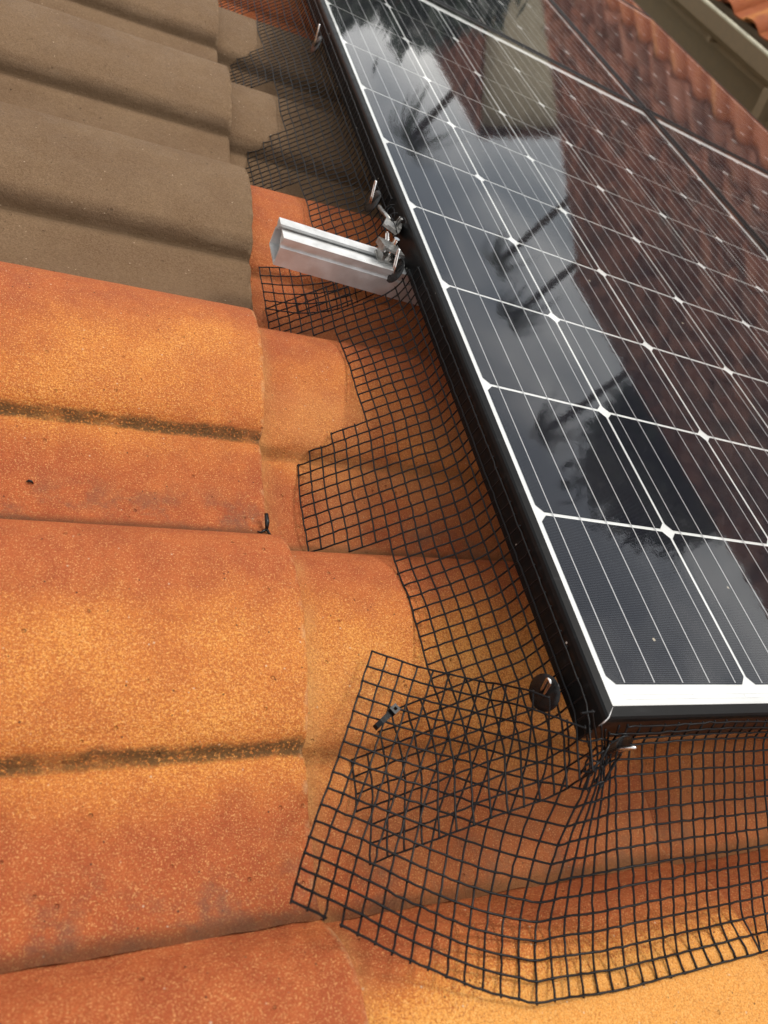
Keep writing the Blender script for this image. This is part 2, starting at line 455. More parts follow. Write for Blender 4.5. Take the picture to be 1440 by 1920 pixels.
def frame_mesh():
    x0, x1, y0, y1 = -MX, PX + MX, -MY, PY + MT
    pr = [(.030, -FH), (0, -FH), (0, -.0035), (.0008, -.0006), (.0022, .0009), (.0092, .0012), (.0100, .0006), (.0100, -.004)]
    V = []; F = []; n = len(pr)
    cs = [(x0, y0, 1, 1), (x1, y0, -1, 1), (x1, y1, -1, -1), (x0, y1, 1, -1)]
    for (cx, cy, sx, sy) in cs:
        for (o, z) in pr: V.append((cx + sx * o, cy + sy * o, z))
    b = 0
    for i in range(4):
        a, c = i * n, ((i + 1) % 4) * n
        for j in range(n - 1): F.append((a + j + 1, a + j, c + j, c + j + 1))
    # each side is a separate mitred length
    V2 = []; F2 = []
    for f in F:
        F2.append(tuple(len(V2) + i for i in range(4))); V2 += [V[i] for i in f]
    me = mesh_from('frame', V2, F2, M_frame)
    bm = bmesh.new(); bm.from_mesh(me); bmesh.ops.recalc_face_normals(bm, faces=bm.faces); bm.to_mesh(me); bm.free()
    return me


def cell_mesh():
    h = .0773; c = .0068; z = .0002
    p = [(-h + c, -h), (h - c, -h), (h, -h + c), (h, h - c), (h - c, h), (-h + c, h), (-h, h - c), (-h, -h + c)]
    mb = MB(); mb.prism(p, -z, z, 2); return mesh_from('solar_cell', mb.v, mb.f, M_cell)


F_me, C_me = frame_mesh(), cell_mesh()
mb = MB(); mb.box((-.012, -.0195, -.0062), (PX + .012, PY + .0285, -.0052)); SH_me = mesh_from('backsheet', mb.v, mb.f, M_sheet)
mb = MB(); mb.box((-.0096, -.0171, -.0032), (PX + .0096, PY + .0261, 0)); GL_me = mesh_from('glass', mb.v, mb.f, M_glass)
mb = MB(); mb.box((-.00048, .003, -.00015), (.00048, PY - .003, .00015)); RB_me = mesh_from('busbar_ribbon', mb.v, mb.f, M_ribbon)
M_inter = simple('covered_interconnect', (.66, .66, .64), .5, scale=60, var=.05)
plab = {(0, 0): 'nearest solar panel, its white cornered black frame beside the folded mesh flap',
        (0, 1): 'solar panel beyond the nearest one along the wire mesh edge, reflecting beige wall',
        (1, 0): 'solar panel right of the nearest one, reflecting the brown tiled roof',
        (1, 1): 'solar panel in the far right of the array next to the gutter',
        (0, 2): 'third solar panel along the wire mesh edge, beyond the top of view',
        (1, 2): 'farthest solar panel in the top right, only its near corner in view'}
for (a, b), lab in plab.items():
    p = tag(empty('solar_panel', ROOF @ Matrix.Translation((a * GAPX, b * GAPY, 0))), lab, 'solar panel', 'solar panels of the array')
    obj('frame', F_me, p); obj('backsheet', SH_me, p)
    if (a, b) == (0, 0):
        mb = MB(); mb.tube([(-MX - .0001, -MY - .0001, -.009), (-MX + .0002, -MY + .0002, -.0035), (-MX + .0016, -MY + .0016, .0006), (-MX + .009, -MY + .009, .0012)], [.0003, .00055, .0005, .00025], 6); mb.build('mitre_edge', M_alu, p, smooth=True)
    for i in range(6):
        for j in range(10):
            obj('solar_cell', C_me, p, Matrix.Translation(((i + .5) * S, (j + .5) * S, -.0047)))
        for q in range(5):
            obj('busbar_ribbon', RB_me, p, Matrix.Translation(((i + .5 + (q - 2) * .196) * S, 0, -.0042)))
    if (a, b) == (0, 0):
        for i in range(3):
            mb = MB(); x0 = .012 + i * 2 * S
            mb.box((x0, -.0098, -.00515), (x0 + 2 * S - .02, -.0092, -.0050)); mb.box((x0, -.0062, -.00515), (x0 + 2 * S - .02, -.0056, -.0050))
            for q in range(10): mb.box((x0 + .012 + q * .0305, -.0092, -.00514), (x0 + .0124 + q * .0305, -.0062, -.00505))
            mb.build('interconnect_ribbon', M_inter, p)
    obj('glass', GL_me, p)

# ------------------------------------------------------------------ mounting rail, clamp
rail = tag(empty('mounting_rail', ROOF @ Matrix.Translation((-.169, .5395, -.0325))), 'bright aluminium mounting rail sticking out from under the panel edge', 'rail')
h = .0195; t = .0022
poly = [(-h, -.034), (h, -.034), (h, -.012), (h - .0025, -.0105), (h - .0025, -.007), (h, -.0055), (h, 0), (.0065, 0), (.0065, -.003), (.0095, -.003), (.0095, -.0085), (.012, -.0085), (h - t - .002, -.012), (h - t, -.014), (h - t, -.034 + t),
        (-h + t, -.034 + t), (-h + t, -.014), (-h + t + .002, -.012), (-.012, -.0085), (-.0095, -.0085), (-.0095, -.003), (-.0065, -.003), (-.0065, 0), (-h, 0), (-h, -.0055), (-h + .0025, -.007), (-h + .0025, -.0105), (-h, -.012)]
mb = MB(); mb.prism(poly, 0, 2.05, 0); mb.box((.003, -.0064, -.0066), (2.04, .0064, -.0052))
mb.build('extrusion', M_alu, rail)
mb = MB()
for _ in range(46):
    q = Vector((random.uniform(.005, .12), 0, 0)); rr = random.uniform(.0004, .0012)
    side = random.random() < .7
    q = Vector((q.x, -h - .0001, random.uniform(-.032, -.013))) if side else Vector((q.x, random.choice((-.013, .013)) + random.uniform(-.004, .004), .0002))
    V = []; 
    for a in range(7):
        for b_ in range(4):
            ph = b_ / 3 * math.pi / 2; th_ = a / 7 * 2 * math.pi
            l = Vector((math.cos(th_) * math.cos(ph), math.sin(th_) * math.cos(ph), math.sin(ph) * .6)) * rr
            V.append(q + (Vector((l.x, -l.z, l.y)) if side else l))
    mb.add(V, [(a * 4 + b_, ((a + 1) % 7) * 4 + b_, ((a + 1) % 7) * 4 + b_ + 1, a * 4 + b_ + 1) for a in range(7) for b_ in range(3)])
tag(mb.build('water_drops', M_water, rail, smooth=True), kind='stuff')


def cyl(mb, c, r, z0, z1, n=14, m=None, hexa=False):
    n = 6 if hexa else n
    V = [Vector((c[0] + r * math.cos(2 * math.pi * i / n), c[1] + r * math.sin(2 * math.pi * i / n), z)) for z in (z0, z1) for i in range(n)]
    if m is not None: V = [m @ v for v in V]
    mb.add(V, [tuple(range(n - 1, -1, -1)), tuple(range(n, 2 * n))] + [(i, (i + 1) % n, n + (i + 1) % n, n + i) for i in range(n)])


cl = tag(empty('end_clamp', ROOF @ Matrix.Translation((-.042, .5395, -.0325)) @ Matrix.Diagonal((.85, .85, .85, 1))), 'grey metal end clamp with bolt holding the panel frame to the rail', 'clamp')
mb = MB(); mb.box((-.016, -.011, .0002), (.016, .011, .0035)); mb.box((-.013, -.013, .0035), (-.010, .013, .012)); mb.build('base', M_clamp, cl)
mb = MB(); cyl(mb, (0, 0), .0038, .003, .033); mb.build('bolt', M_steel, cl)
mb = MB(); cyl(mb, (0, 0), .0085, .0035, .0055); cyl(mb, (0, 0), .0066, .0055, .011, hexa=True); mb.build('nut', M_steel, cl)
mb = MB(); m_ = Matrix.Translation((0, .004, .0165)) @ Matrix.Rotation(R(-10), 4, 'X') @ Matrix.Rotation(R(6), 4, 'Y')
mb.box((-.014, -.016, -.0017), (.016, .02, .0017), m_); mb.box((-.016, -.014, -.006), (-.0125, .016, .0025), m_); mb.build('pressure_plate', M_clamp, cl)
mb = MB(); m_ = Matrix.Translation((.011, .052, .0235)) @ Matrix.Rotation(R(-20), 4, 'Z') @ Matrix.Rotation(R(8), 4, 'Y')
mb.prism([(-.014, -.016), (.008, -.018), (.012, -.006), (.012, .010), (.002, .012), (-.003, .004), (-.012, .006)], -.0018, .0018, 2)
mb.v = [tuple(m_ @ Vector(v)) for v in mb.v]
mb.box((-.008, -.0165, .0017), (.010, -.0135, .0037), m_); mb.box((.008, -.005, -.010), (.0115, .012, .0045), m_)
cyl(mb, (.004, .002), .0032, .0018, .014, m=m_)
mb.build('earth_plate', M_clamp, cl)
mb = MB(); mb.tube([(.006, .058, .026), (.004, .075, .024), (.010, .095, .016), (.012, .12, .01)], .003, 8); mb.build('sleeve', M_clamp, cl, smooth=True)
mb = MB()
for q in range(9):
    a0 = random.uniform(0, 6.28); c0 = Vector((.012 + random.uniform(-.006, .004), .05 + random.uniform(-.03, .035), .022 + random.uniform(-.008, .01)))
    mb.tube([c0 + Vector((.010 * math.cos(a0 + u * .7) * .5, .012 * math.sin(a0 + u * .7), .010 * math.cos(a0 * 2 + u * .6))) for u in range(6)], .0008, 5)
tag(mb.build('cut_wire_ends', M_wire, cl, smooth=True), kind='stuff')

# ------------------------------------------------------------------ welded wire mesh
WR = .00077


def wires(name, P, keep_u, keep_v, label, n=5, ext=.0014):
    """P[v][u] grid of crossings; keep_u[v][u] keeps the wire from (v,u) to (v,u+1), keep_v[v][u] from (v,u) to (v+1,u)."""
    nv, nu, _ = P.shape
    gu = np.gradient(P, axis=1); gv = np.gradient(P, axis=0)
    N = np.cross(gu, gv); N /= np.linalg.norm(N, axis=2, keepdims=True) + 1e-12
    N[N[..., 2] < 0] *= -1
    mb = MB()
    def run(line, keep, nrm, side):
        i = 0; L = len(line)
        while i < L - 1:
            if not keep[i]: i += 1; continue
            j = i
            while j < L - 1 and keep[j]: j += 1
            pts = []
            for k in range(i, j + 1):
                p = line[k] + nrm[k] * side + rng.normal(0, .00018, 3)
                pts.append(p)
                if k < j:
                    a = line[max(k - 1, i)]; b = line[k]; c = line[k + 1]; d = line[min(k + 2, j)]
                    mid = (-a + 9 * b + 9 * c - d) / 16 + (nrm[k] + nrm[k + 1]) * .5 * side * .55
                    pts.append(mid + rng.normal(0, .00024, 3))
            # cut ends stand proud by a stub
            t0 = pts[0] - pts[1]; t1 = pts[-1] - pts[-2]
            pts[0:0] = [pts[0] + t0 / np.linalg.norm(t0) * ext * rng.uniform(.3, 1.)]
            pts.append(pts[-1] + t1 / np.linalg.norm(t1) * ext * rng.uniform(.3, 1.))
            rad = [WR * (1.12 if (q % 2 == 1) else 1.) for q in range(len(pts))]
            mb.tube(pts, rad, n)
            i = j
    for v in range(nv): run(P[v], keep_u[v], N[v], .00055)
    for u in range(nu): run(P[:, u], keep_v[:, u], N[:, u], -.00055)
    o = mb.build(name, M_wire, None, ROOF, smooth=True)
    return tag(o, label, 'wire mesh', 'pieces of black bird mesh')


PM = .0127
# --- mesh along the long side: hangs from the frame and slopes out to the tiles
NU = 158; NV = 17
PA = np.zeros((NV, NU, 3))
path = [(-.0225, -.008), (-.0245, -.022), (-.0265, -.034), (-.030, -.046), (-.036, -.055)]
while True:
    x, z = path[-1]
    if x < -.19: break
    path.append((x - .005, z - .005 * .80))
path = np.array(path); al = np.r_[0, np.cumsum(np.linalg.norm(np.diff(path, axis=0), axis=1))]
for u in range(NU):
    y = -.064 + u * PM
    wob = .003 * math.sin(y * 23) + .002 * math.sin(y * 61 + 1)
    for v in range(NV):
        a = v * PM + .0005
        x = np.interp(a, al, path[:, 0]); z = np.interp(a, al, path[:, 1])
        k = min(1, max(0, (a - .03) / .05))
        bulge = .004 * math.sin(y * 17 + 2) * k
        # beyond the frame corner the strip opens out a little
        o = max(0, -.02 - y)
        PA[v, u] = (x - o * .25 + wob * k * .5, y - (v - 8) * .0011 * (1 if y < .05 else .55), z + bulge - o * .15 * (1 - k))
ZA = PA[..., 2].copy()          # the sheet before it rests on the tiles
for v in range(NV):
    for u in range(NU):
        x, y, z = PA[v, u]
        PA[v, u, 2] = max(z, tile_z(x, y) + .0008) if z > tile_z(x, y) - .02 else z


def keepA(p, z0):
    # the sheet was snipped along the line where it meets the tiles
    x, y, z = p
    wv = (JY - y) % PI_
    if x < -.153 or z0 < tile_z(x, y) - (.012 if .04 < wv < .16 else .002): return False
    wv = (JY - y) % PI_
    if .02 < wv < .16 and x < -.0925: return False
    if .56 < y < .64 and x < -.085: return False
    if .512 < y < .567 and z > -.076 and x > -.08: return False
    if .567 <= y < .63 and z > -.03: return False
    return True


KN = np.array([[keepA(PA[v, u], ZA[v, u]) for u in range(NU)] for v in range(NV)])
for _ in range(2):                                   # no lone crossings left hanging
    q = np.pad(KN, 1).astype(int); KN &= (q[:-2, 1:-1] + q[2:, 1:-1] + q[1:-1, :-2] + q[1:-1, 2:]) >= 2
KU = KN.copy(); KU[:, :-1] &= KN[:, 1:]; KU[:, -1] = False
KV = KN.copy(); KV[:-1] &= KN[1:]; KV[-1] = False
wires('wire_mesh', PA, KU, KV, 'long strip of black wire mesh along the left side of the solar panels', 4)

# --- mesh along the front side, ending in the loose corner flap
CP = np.array([[[-0.1334, 0.0727, -0.0963], [-0.0977, 0.0585, -0.0925], [-0.0615, 0.0346, -0.0679], [-0.0513, 0.0063, -0.0262], [-0.0366, -0.0199, -0.0026]],
               [[-0.1562, 0.0267, -0.1023], [-0.1211, 0.0137, -0.1007], [-0.0764, -0.0048, -0.0902], [-0.0475, -0.0304, -0.0602], [-0.0155, -0.0489, -0.0375]],
               [[-0.1811, -0.0174, -0.1], [-0.1464, -0.0303, -0.1037], [-0.1027, -0.0478, -0.1037], [-0.0623, -0.0698, -0.0904], [-0.0319, -0.0861, -0.0744]],
               [[-0.208, -0.0591, -0.0932], [-0.1732, -0.0719, -0.1018], [-0.1274, -0.0955, -0.1055], [-0.0831, -0.1157, -0.1048], [-0.049, -0.1267, -0.1002]],
               [[-0.2329, -0.0968, -0.0727], [-0.1996, -0.1113, -0.0844], [-0.1555, -0.1348, -0.0912], [-0.1091, -0.1572, -0.0935], [-0.0728, -0.1704, -0.0926]]])


def herm(k, a, n):
    m = np.gradient(a, k, axis=0); o = []
    for t in range(n):
        i = min(int(np.searchsorted(k, t, side='right')) - 1, len(k) - 2); d = k[i + 1] - k[i]; s = (t - k[i]) / d
        o.append((2*s**3-3*s*s+1)*a[i] + (s**3-2*s*s+s)*d*m[i] + (-2*s**3+3*s*s)*a[i+1] + (s**3-s*s)*d*m[i+1])
    return np.array(o)


FL = herm(np.array([0, 4, 8, 12, 16.]), CP, 17)
FL = np.swapaxes(herm(np.array([0, 3, 7, 11, 14.]), np.swapaxes(FL, 0, 1), 15), 0, 1)
SL = np.array([(-.0301, -.0032), (-.0329, -.0086), (-.0346, -.0137), (-.0372, -.0185), (-.0454, -.0255), (-.055, -.0312), (-.0653, -.0372), (-.0759, -.0436), (-.0860, -.0490), (-.0968, -.0548),
               (-.1082, -.0609), (-.1187, -.0665), (-.13, -.0727), (-.1403, -.0783), (-.1516, -.0837), (-.1628, -.0885), (-.1744, -.0925)])
NC = 62
PC = np.zeros((17, NC, 3)); PC[:, :15] = FL
for u in range(15, NC):
    for v in range(17):
        x = .028 + (u - 22) * PM
        pl = np.array([x, SL[v, 0], SL[v, 1] + .0015 * math.sin(u * .5 + v * .2)])
        if u < 20:
            tt = (u - 14) / 6; c0 = FL[v, 14]; e = np.array([.0026, SL[v, 0], SL[v, 1]])
            pl = c0 * (1 - tt) + e * tt
            s = tt * tt * (3 - 2 * tt); pl[1:] = c0[1:] * (1 - s) + e[1:] * s
            pl[2] += .004 * math.sin(tt * math.pi * 2) * (1 if v < 12 else .6)
        PC[v, u] = pl
for v in range(17):
    for u in range(15, NC):
        PC[v, u, 2] = max(PC[v, u, 2], tile_z(PC[v, u, 0], PC[v, u, 1]) + .0015)
KU = np.ones((17, NC), bool); KV = np.ones((17, NC), bool)
KV[16] = False; KU[:, NC - 1] = False
KU[16, 2] = False
KU[0, 12:20] = False; KU[1, 14:18] = False; KV[0, 13:19] = False; KU[0, 14] = True; KV[0, 15] = True
wires('wire_mesh', PC, KU, KV, 'black wire mesh along the front panel edge ending in a square loose corner flap', 5)

# --- cut tab bent up below the rail
ns, nt2 = 12, 6
PB = np.zeros((nt2, ns, 3))
for i in range(nt2):
    for j in range(ns):
        s = j / (ns - 1); tt = i / (nt2 - 1)
        x = -.160 + s * .122 + tt * .007
        y = .590 - tt * .058 + (.012 * s - .016 * math.sin(math.pi * s)) * (.3 + .7 * tt)
        z = -.118 - .014 * tt + s * (.056 - .004 * tt) - .004 * math.sin(math.pi * s)
        PB[i, j] = (x, y, max(z, tile_z(x, y) + .002))
KU = np.ones((nt2, ns), bool); KU[:, -1] = False; KV = np.ones((nt2, ns), bool); KV[-1] = False
wires('wire_mesh', PB, KU, KV, 'small loose tab of wire mesh bent up under the aluminium rail', 5)

# --- twisted snippets where the corner is stitched
mb = MB()
for q in range(9):
    c0 = Vector((-.014 + random.uniform(-.012, .012), -.046 + random.uniform(-.012, .008), -.032 + random.uniform(-.012, .012)))
    a0 = random.uniform(0, 6.28); pts = []
    for u in range(5):
        pts.append(c0 + Vector((.011 * math.cos(a0 + u * .5) * (1 - .1 * u), .009 * math.sin(a0 * 1.3 + u * .6), .007 * math.sin(a0 + u * .9))))
    mb.tube(pts, WR * 1.05, 5)
tag(mb.build('wire_stitching', M_wire, None, ROOF, smooth=True), 'tangle of cut black wires stitching the mesh at the panel corner', 'wire')

# ------------------------------------------------------------------ mesh clips
def clip(pos, nrm, loop, length, label, rad=.0150):
    nrm = Vector(nrm).normalized()
    q = nrm.to_track_quat('Z', 'Y').to_matrix().to_4x4()
    e = tag(empty('mesh_clip', ROOF @ Matrix.Translation(pos) @ q), label, 'clip', 'mesh clips with black discs')
    V = []; n = 28; rings = [(.0, .0009), (.004, .0009), (rad * .72, .0007), (rad * .96, .0003), (rad, 0.), (rad * .97, -.0006), (0, -.0006)]
    for r_, z in rings:
        for i in range(n): V.append((r_ * math.cos(2 * math.pi * i / n), r_ * math.sin(2 * math.pi * i / n), z))
    F = [(k * n + i, k * n + (i + 1) % n, (k + 1) * n + (i + 1) % n, (k + 1) * n + i) for k in range(len(rings) - 1) for i in range(n)]
    obj('disc', mesh_from('disc', V, F, M_disc, True), e)
    l = (q.to_3x3().inverted() @ Vector(loop)).normalized()
    s = l.cross(Vector((0, 0, 1))); s = s.normalized() if s.length > .2 else Vector((1, 0, 0))
    w_ = .0019; pts = [s * w_ - l * .004]
    pts += [s * w_ + l * length * k for k in (.2, .5, .85)]
    pts += [l * (length * .85 + .0016 * math.sin(a)) + s * w_ * math.cos(a) for a in (.5, 1.0, 1.57, 2.1, 2.64)]
    pts += [-s * w_ + l * length * k for k in (.85, .5, .2)] + [-s * w_ - l * .004]
    mb = MB(); mb.tube([p + Vector((0, 0, .0019)) for p in pts], .00125, 8); mb.build('pin_loop', M_steel, e, smooth=True)
    return e


clip((-.0345, .009, -.0335), (-.97, -.1, .25), (-.25, .15, .9), .017, 'round black mesh clip at the near end of the long side, beside the flap', .0138)
clip((-.033, 1.128, -.032), (-.95, 0, .3), (-.1, .1, .95), .031, 'black mesh clip with upright steel pin farthest along the panel edge')
clip((-.034, .662, -.03), (-.95, 0, .3), (-.1, .3, .9), .025, 'black mesh clip with steel pin just beyond the aluminium rail')
clip((-.036, .549, -.036), (-.95, -.1, .3), (-.05, .8, .55), .034, 'mesh clip with leaning steel pin on top of the rail by the clamp', .011)
clip((-.035, .521, -.032), (-.95, 0, .3), (-.1, .35, .9), .025, 'black mesh clip with steel pin just in front of the aluminium rail')
clip((.003, -.0385, -.021), (.05, -.95, .3), (.3, -.25, .9), .012, 'black mesh clip with steel pin under the front corner of the panel', .0125)

# ------------------------------------------------------------------ cable tie and snippet
ct = tag(empty('cable_tie', ROOF @ Matrix.Translation((-.1285, .0225, -.0925)) @ Matrix.Rotation(R(35), 4, 'Z') @ Matrix.Rotation(R(-6), 4, 'Y')), 'black cable tie with square head on the folded mesh flap', 'cable tie')
mb = MB()
mb.box((-.0032, -.003, -.0005), (.0032, -.0012, .0045)); mb.box((-.0032, .0012, -.0005), (.0032, .003, .0045)); mb.box((-.0032, -.0012, -.0005), (-.0012, .0012, .0045)); mb.box((.0014, -.0012, -.0005), (.0032, .0012, .0045))
mb.build('head', M_wire, ct)
pts = [(-.0025, 0, .001), (-.008, 0, .0022), (-.014, 0, .0014), (-.018, 0, -.0015), (-.0185, 0, -.0045), (-.013, 0, -.006), (-.004, 0, -.005), (0, 0, 0)]
mb = MB()
for a, b in zip(pts[:-1], pts[1:]):
    V = [Vector((p[0], y, p[2] + z)) for p in (a, b) for y in (-.0021, .0021) for z in (-.0005, .0005)]
    mb.add(V, [(0, 1, 3, 2), (4, 6, 7, 5), (0, 4, 5, 1), (2, 3, 7, 6), (0, 2, 6, 4), (1, 5, 7, 3)])
mb.build('strap', M_wire, ct)
mb = MB()
zt = tile_z(-.195, .208) + .0012
mb.tube([(-.192, .222, zt + .006), (-.1915, .214, zt + .004), (-.192, .208, zt + .002)], [.0018, .0022, .0014], 7)
mb.tube([(-.192, .208, zt + .002), (-.197, .205, zt), (-.200, .206, zt)], [.0014, .001, .0006], 6)
mb.tube([(-.192, .208, zt + .002), (-.189, .203, zt + .001), (-.187, .203, zt)], [.0014, .001, .0006], 6)
tag(mb.build('plastic_snippet', M_disc, None, ROOF, smooth=True), 'tiny black plastic snippet lodged at the edge between two orange tiles', 'debris')
mb = MB(); z0 = tile_z(-.381, .243); mb.tube([(-.3835, .243, z0), (-.382, .2425, z0 + .0016), (-.380, .242, z0 + .0018), (-.3785, .2415, z0)], [.0005, .0012, .0011, .0004], 7)
tag(mb.build('grit_pellet', M_disc, None, ROOF, smooth=True), 'small dark pellet lying on the red pan of an orange tile', 'debris')

# ------------------------------------------------------------------ ground
mb = MB(); mb.box((-300, -300, -.6), (300, 300, 0)); tag(mb.build('ground', M_ground), kind='structure')


# ------------------------------------------------------------------ neighbour house on the downhill side
def at(az, el, dist):
    """point seen from the camera at a compass angle (from +Y to +X), elevation and ground distance"""
    return Vector((CW.x + dist * math.sin(R(az)), CW.y + dist * math.cos(R(az)), CW.z + dist * math.tan(R(el))))


CM = ROOF @ Vector((CAM.x, CAM.y, -CAM.z))       # where the glass mirrors the camera


def atm(az, el, dist):
    return Vector((CM.x + dist * math.sin(R(az)), CM.y + dist * math.cos(R(az)), CM.z + dist * math.tan(R(el))))


GX, GZ = CW.x + 3.35, CW.z - 1.5
Y0, Y1 = CW.y - 4.5, CW.y + 8.3
SLOPE = 25.0
nh = tag(empty('house', Matrix.Translation((GX, 0, 0))), 'neighbouring beige house with cream gutter and orange tiles beside the panels', 'house')
mb = MB(); mb.box((.42, Y0 + .4, 0), (8.4, Y1 - .4, GZ - .02)); mb.build('wall', M_wall, nh)
mb = MB(); mb.box((.02, Y0, GZ - .03), (.5, Y1, GZ + .0)); mb.build('soffit', M_wall, nh)
mb = MB(); mb.box((.012, Y0, GZ - .19), (.03, Y1, GZ + .02)); mb.build('fascia', M_wall, nh)
# quad gutter with a rolled front lip
mb = MB()
gp = [(.01, GZ - .01), (.01, GZ - .11), (-.07, GZ - .12), (-.115, GZ - .075), (-.12, GZ + .02), (-.105, GZ + .028), (-.095, GZ + .02), (-.105, GZ + .012), (-.108, GZ - .07), (-.068, GZ - .108), (.004, GZ - .102), (.004, GZ - .01)]
mb.v = []; n_ = len(gp)
V = [(x, Y0 - .02, z) for x, z in gp] + [(x, Y1 + .02, z) for x, z in gp]
mb.add(V, [tuple(range(n_)), tuple(range(2 * n_ - 1, n_ - 1, -1))] + [(i, n_ + i, n_ + (i + 1) % n_, (i + 1) % n_) for i in range(n_)])
gut = mb.build('gutter', M_wall, nh)
mb = MB(); mb.tube([(-.112, Y0 - .02, GZ + .024), (-.112, Y1 + .02, GZ + .024)], .011, 8); mb.build('rolled_lip', M_gut, gut, smooth=True)
mb = MB(); mb.box((-.104, Y0, GZ - .03), (.0, Y1, GZ - .025)); mb.build('gutter_lining', M_lin, gut)
for k in range(11):
    y = Y0 + 1.1 + k * 1.15
    mb = MB(); mb.box((-.06, y - .02, GZ - .16), (.02, y + .02, GZ - .115)); mb.build('bracket', M_wall, gut)
yb = CW.y + (3.35 - .0) / math.tan(R(38.7)) - .35
mb = MB(); mb.box((-.13, yb - .035, GZ - .26), (.02, yb + .035, GZ - .105)); mb.build('outlet', M_wall, gut)
mb = MB(); mb.tube([(.38, CW.y + 3.0, .1), (.38, CW.y + 3.0, GZ - .35), (.2, CW.y + 3.0, GZ - .2), (-.03, CW.y + 3.0, GZ - .12)], .04, 10); mb.build('downpipe', M_wall, nh, smooth=True)
for yw in (CW.y + 1.2, CW.y + 6.4):
    mb = MB(); mb.box((.405, yw - .6, GZ - 1.9), (.417, yw + .6, GZ - .75)); wn = mb.build('window', M_gut, nh)
    mb = MB(); mb.box((.398, yw - .54, GZ - 1.84), (.404, yw - .03, GZ - .81)); mb.build('pane', M_pane, wn)
    mb = MB(); mb.box((.398, yw + .03, GZ - 1.84), (.404, yw + .54, GZ - .81)); mb.build('pane', M_pane, wn)
mb = MB(); ty = math.tan(R(SLOPE)); RX = 4.25
mb.add([(.0, Y0, GZ - .03), (RX, Y0, GZ - .03 + RX * ty), (RX, Y1, GZ - .03 + RX * ty), (.0, Y1, GZ - .03), (2 * RX, Y0, GZ - .03), (2 * RX, Y1, GZ - .03)],
       [(0, 1, 2, 3), (1, 4, 5, 2), (0, 4, 1), (3, 2, 5), (0, 3, 5, 4)])
nroof = mb.build('roof', M_dark, nh)
LT = tile_mesh('roof_tile', M_far, 3, fine=False)
rotn = Matrix.Rotation(R(180), 4, 'Z') @ Matrix.Rotation(R(SLOPE), 4, 'Y')      # tile x points down the slope, towards our house
restV, restF = [], []
ncol = int((Y1 - Y0) / PI_); ncr = int(RX / math.cos(R(SLOPE)) / GA)
lv = [v.co.copy() for v in LT.vertices]; lf = [tuple(p.vertices) for p in LT.polygons]
for k in range(ncr + 1):
    for c in range(ncol):
        dist = k * GA
        m = Matrix.Translation((-.06 + dist * math.cos(R(SLOPE)), Y0 + PI_ * c, GZ + .045 + dist * math.sin(R(SLOPE)))) @ rotn
        if k < 6:
            t = bpy.data.objects.new('roof_tile', LT)
            t['yellow'] = random.uniform(-.3, .7); t['brown'] = 0.0 if k == 0 or random.random() > .25 else random.uniform(.3, .9); t['pale'] = 1.0 if k == 0 else 0.0
            place(t, m, nroof)
        else:
            b = len(restV); restV += [m @ v for v in lv]; restF += [tuple(b + i for i in f) for f in lf]
me = mesh_from('far_roof_tiles', restV, restF, M_far, True)
ft = obj('far_roof_tiles', me, nroof); ft['kind'] = 'stuff'; ft['yellow'] = .0; ft['brown'] = .3; ft['pale'] = 0.0
mb = MB()
for k in range(int((Y1 - Y0) / .36)):
    y = Y0 + .36 * k
    mb.tube([(RX, y, GZ + RX * ty + .02), (RX, y + .39, GZ + RX * ty + .035)], [.10, .115], 10)
mb.build('ridge_caps', M_far, nroof, smooth=True)

# ------------------------------------------------------------------ further house seen in the glass
b0 = atm(25.5, -8, 15.5); b1 = atm(37.5, -8, 17.5)
fx0, fx1 = b0.x, b1.x; fy = CM.y + 14.2; apex = CM.z + 1.55; eav = CM.z - .15; mid = (fx0 + fx1) / 2
fh = tag(empty('house', Matrix.Translation((0, 0, 0))), 'cream gabled house with red tiled roof mirrored in the panel glass', 'house')
mb = MB(); mb.prism([(fx0, 0), (fx1, 0), (fx1, eav), (mid, apex), (fx0, eav)], fy, fy + 9, 1)
mb.v = [(x, y, z) for (x, y, z) in mb.v]; mb.build('wall', M_cream, fh)
for sgn in (-1, 1):
    ex = fx0 if sgn < 0 else fx1
    mb = MB()
    sl = (apex - eav) / abs(mid - ex); xo = ex + sgn * .4; zo = eav - .4 * sl
    NR = 12
    for k in range(NR):
        a, b = k / NR, (k + 1) / NR
        xa, xb = xo + (mid - xo) * a, xo + (mid - xo) * b; za, zb = zo + (apex - zo) * a, zo + (apex - zo) * b
        mb.add([(xa, fy - .35, za + .09), (xb, fy - .35, zb + .05), (xb, fy + 9.3, zb + .05), (xa, fy + 9.3, za + .09), (xa, fy - .35, za + .02), (xb, fy - .35, zb + .0), (xb, fy + 9.3, zb + .0), (xa, fy + 9.3, za + .02)],
               [(0, 1, 2, 3), (4, 7, 6, 5), (0, 3, 7, 4), (0, 4, 5, 1), (3, 2, 6, 7), (1, 5, 6, 2)])
    q = mb.build('roof', M_far, fh); q['yellow'] = -.4; q['brown'] = .35; q['pale'] = 0.0
mb = MB(); mb.box((mid - .5, fy - .04, eav - 1.3), (mid + .5, fy - .002, eav - .2)); wn = mb.build('window', M_gut, fh)
mb = MB(); mb.box((mid - .44, fy - .06, eav - 1.24), (mid + .44, fy - .042, eav - .26)); mb.build('pane', M_pane, wn)


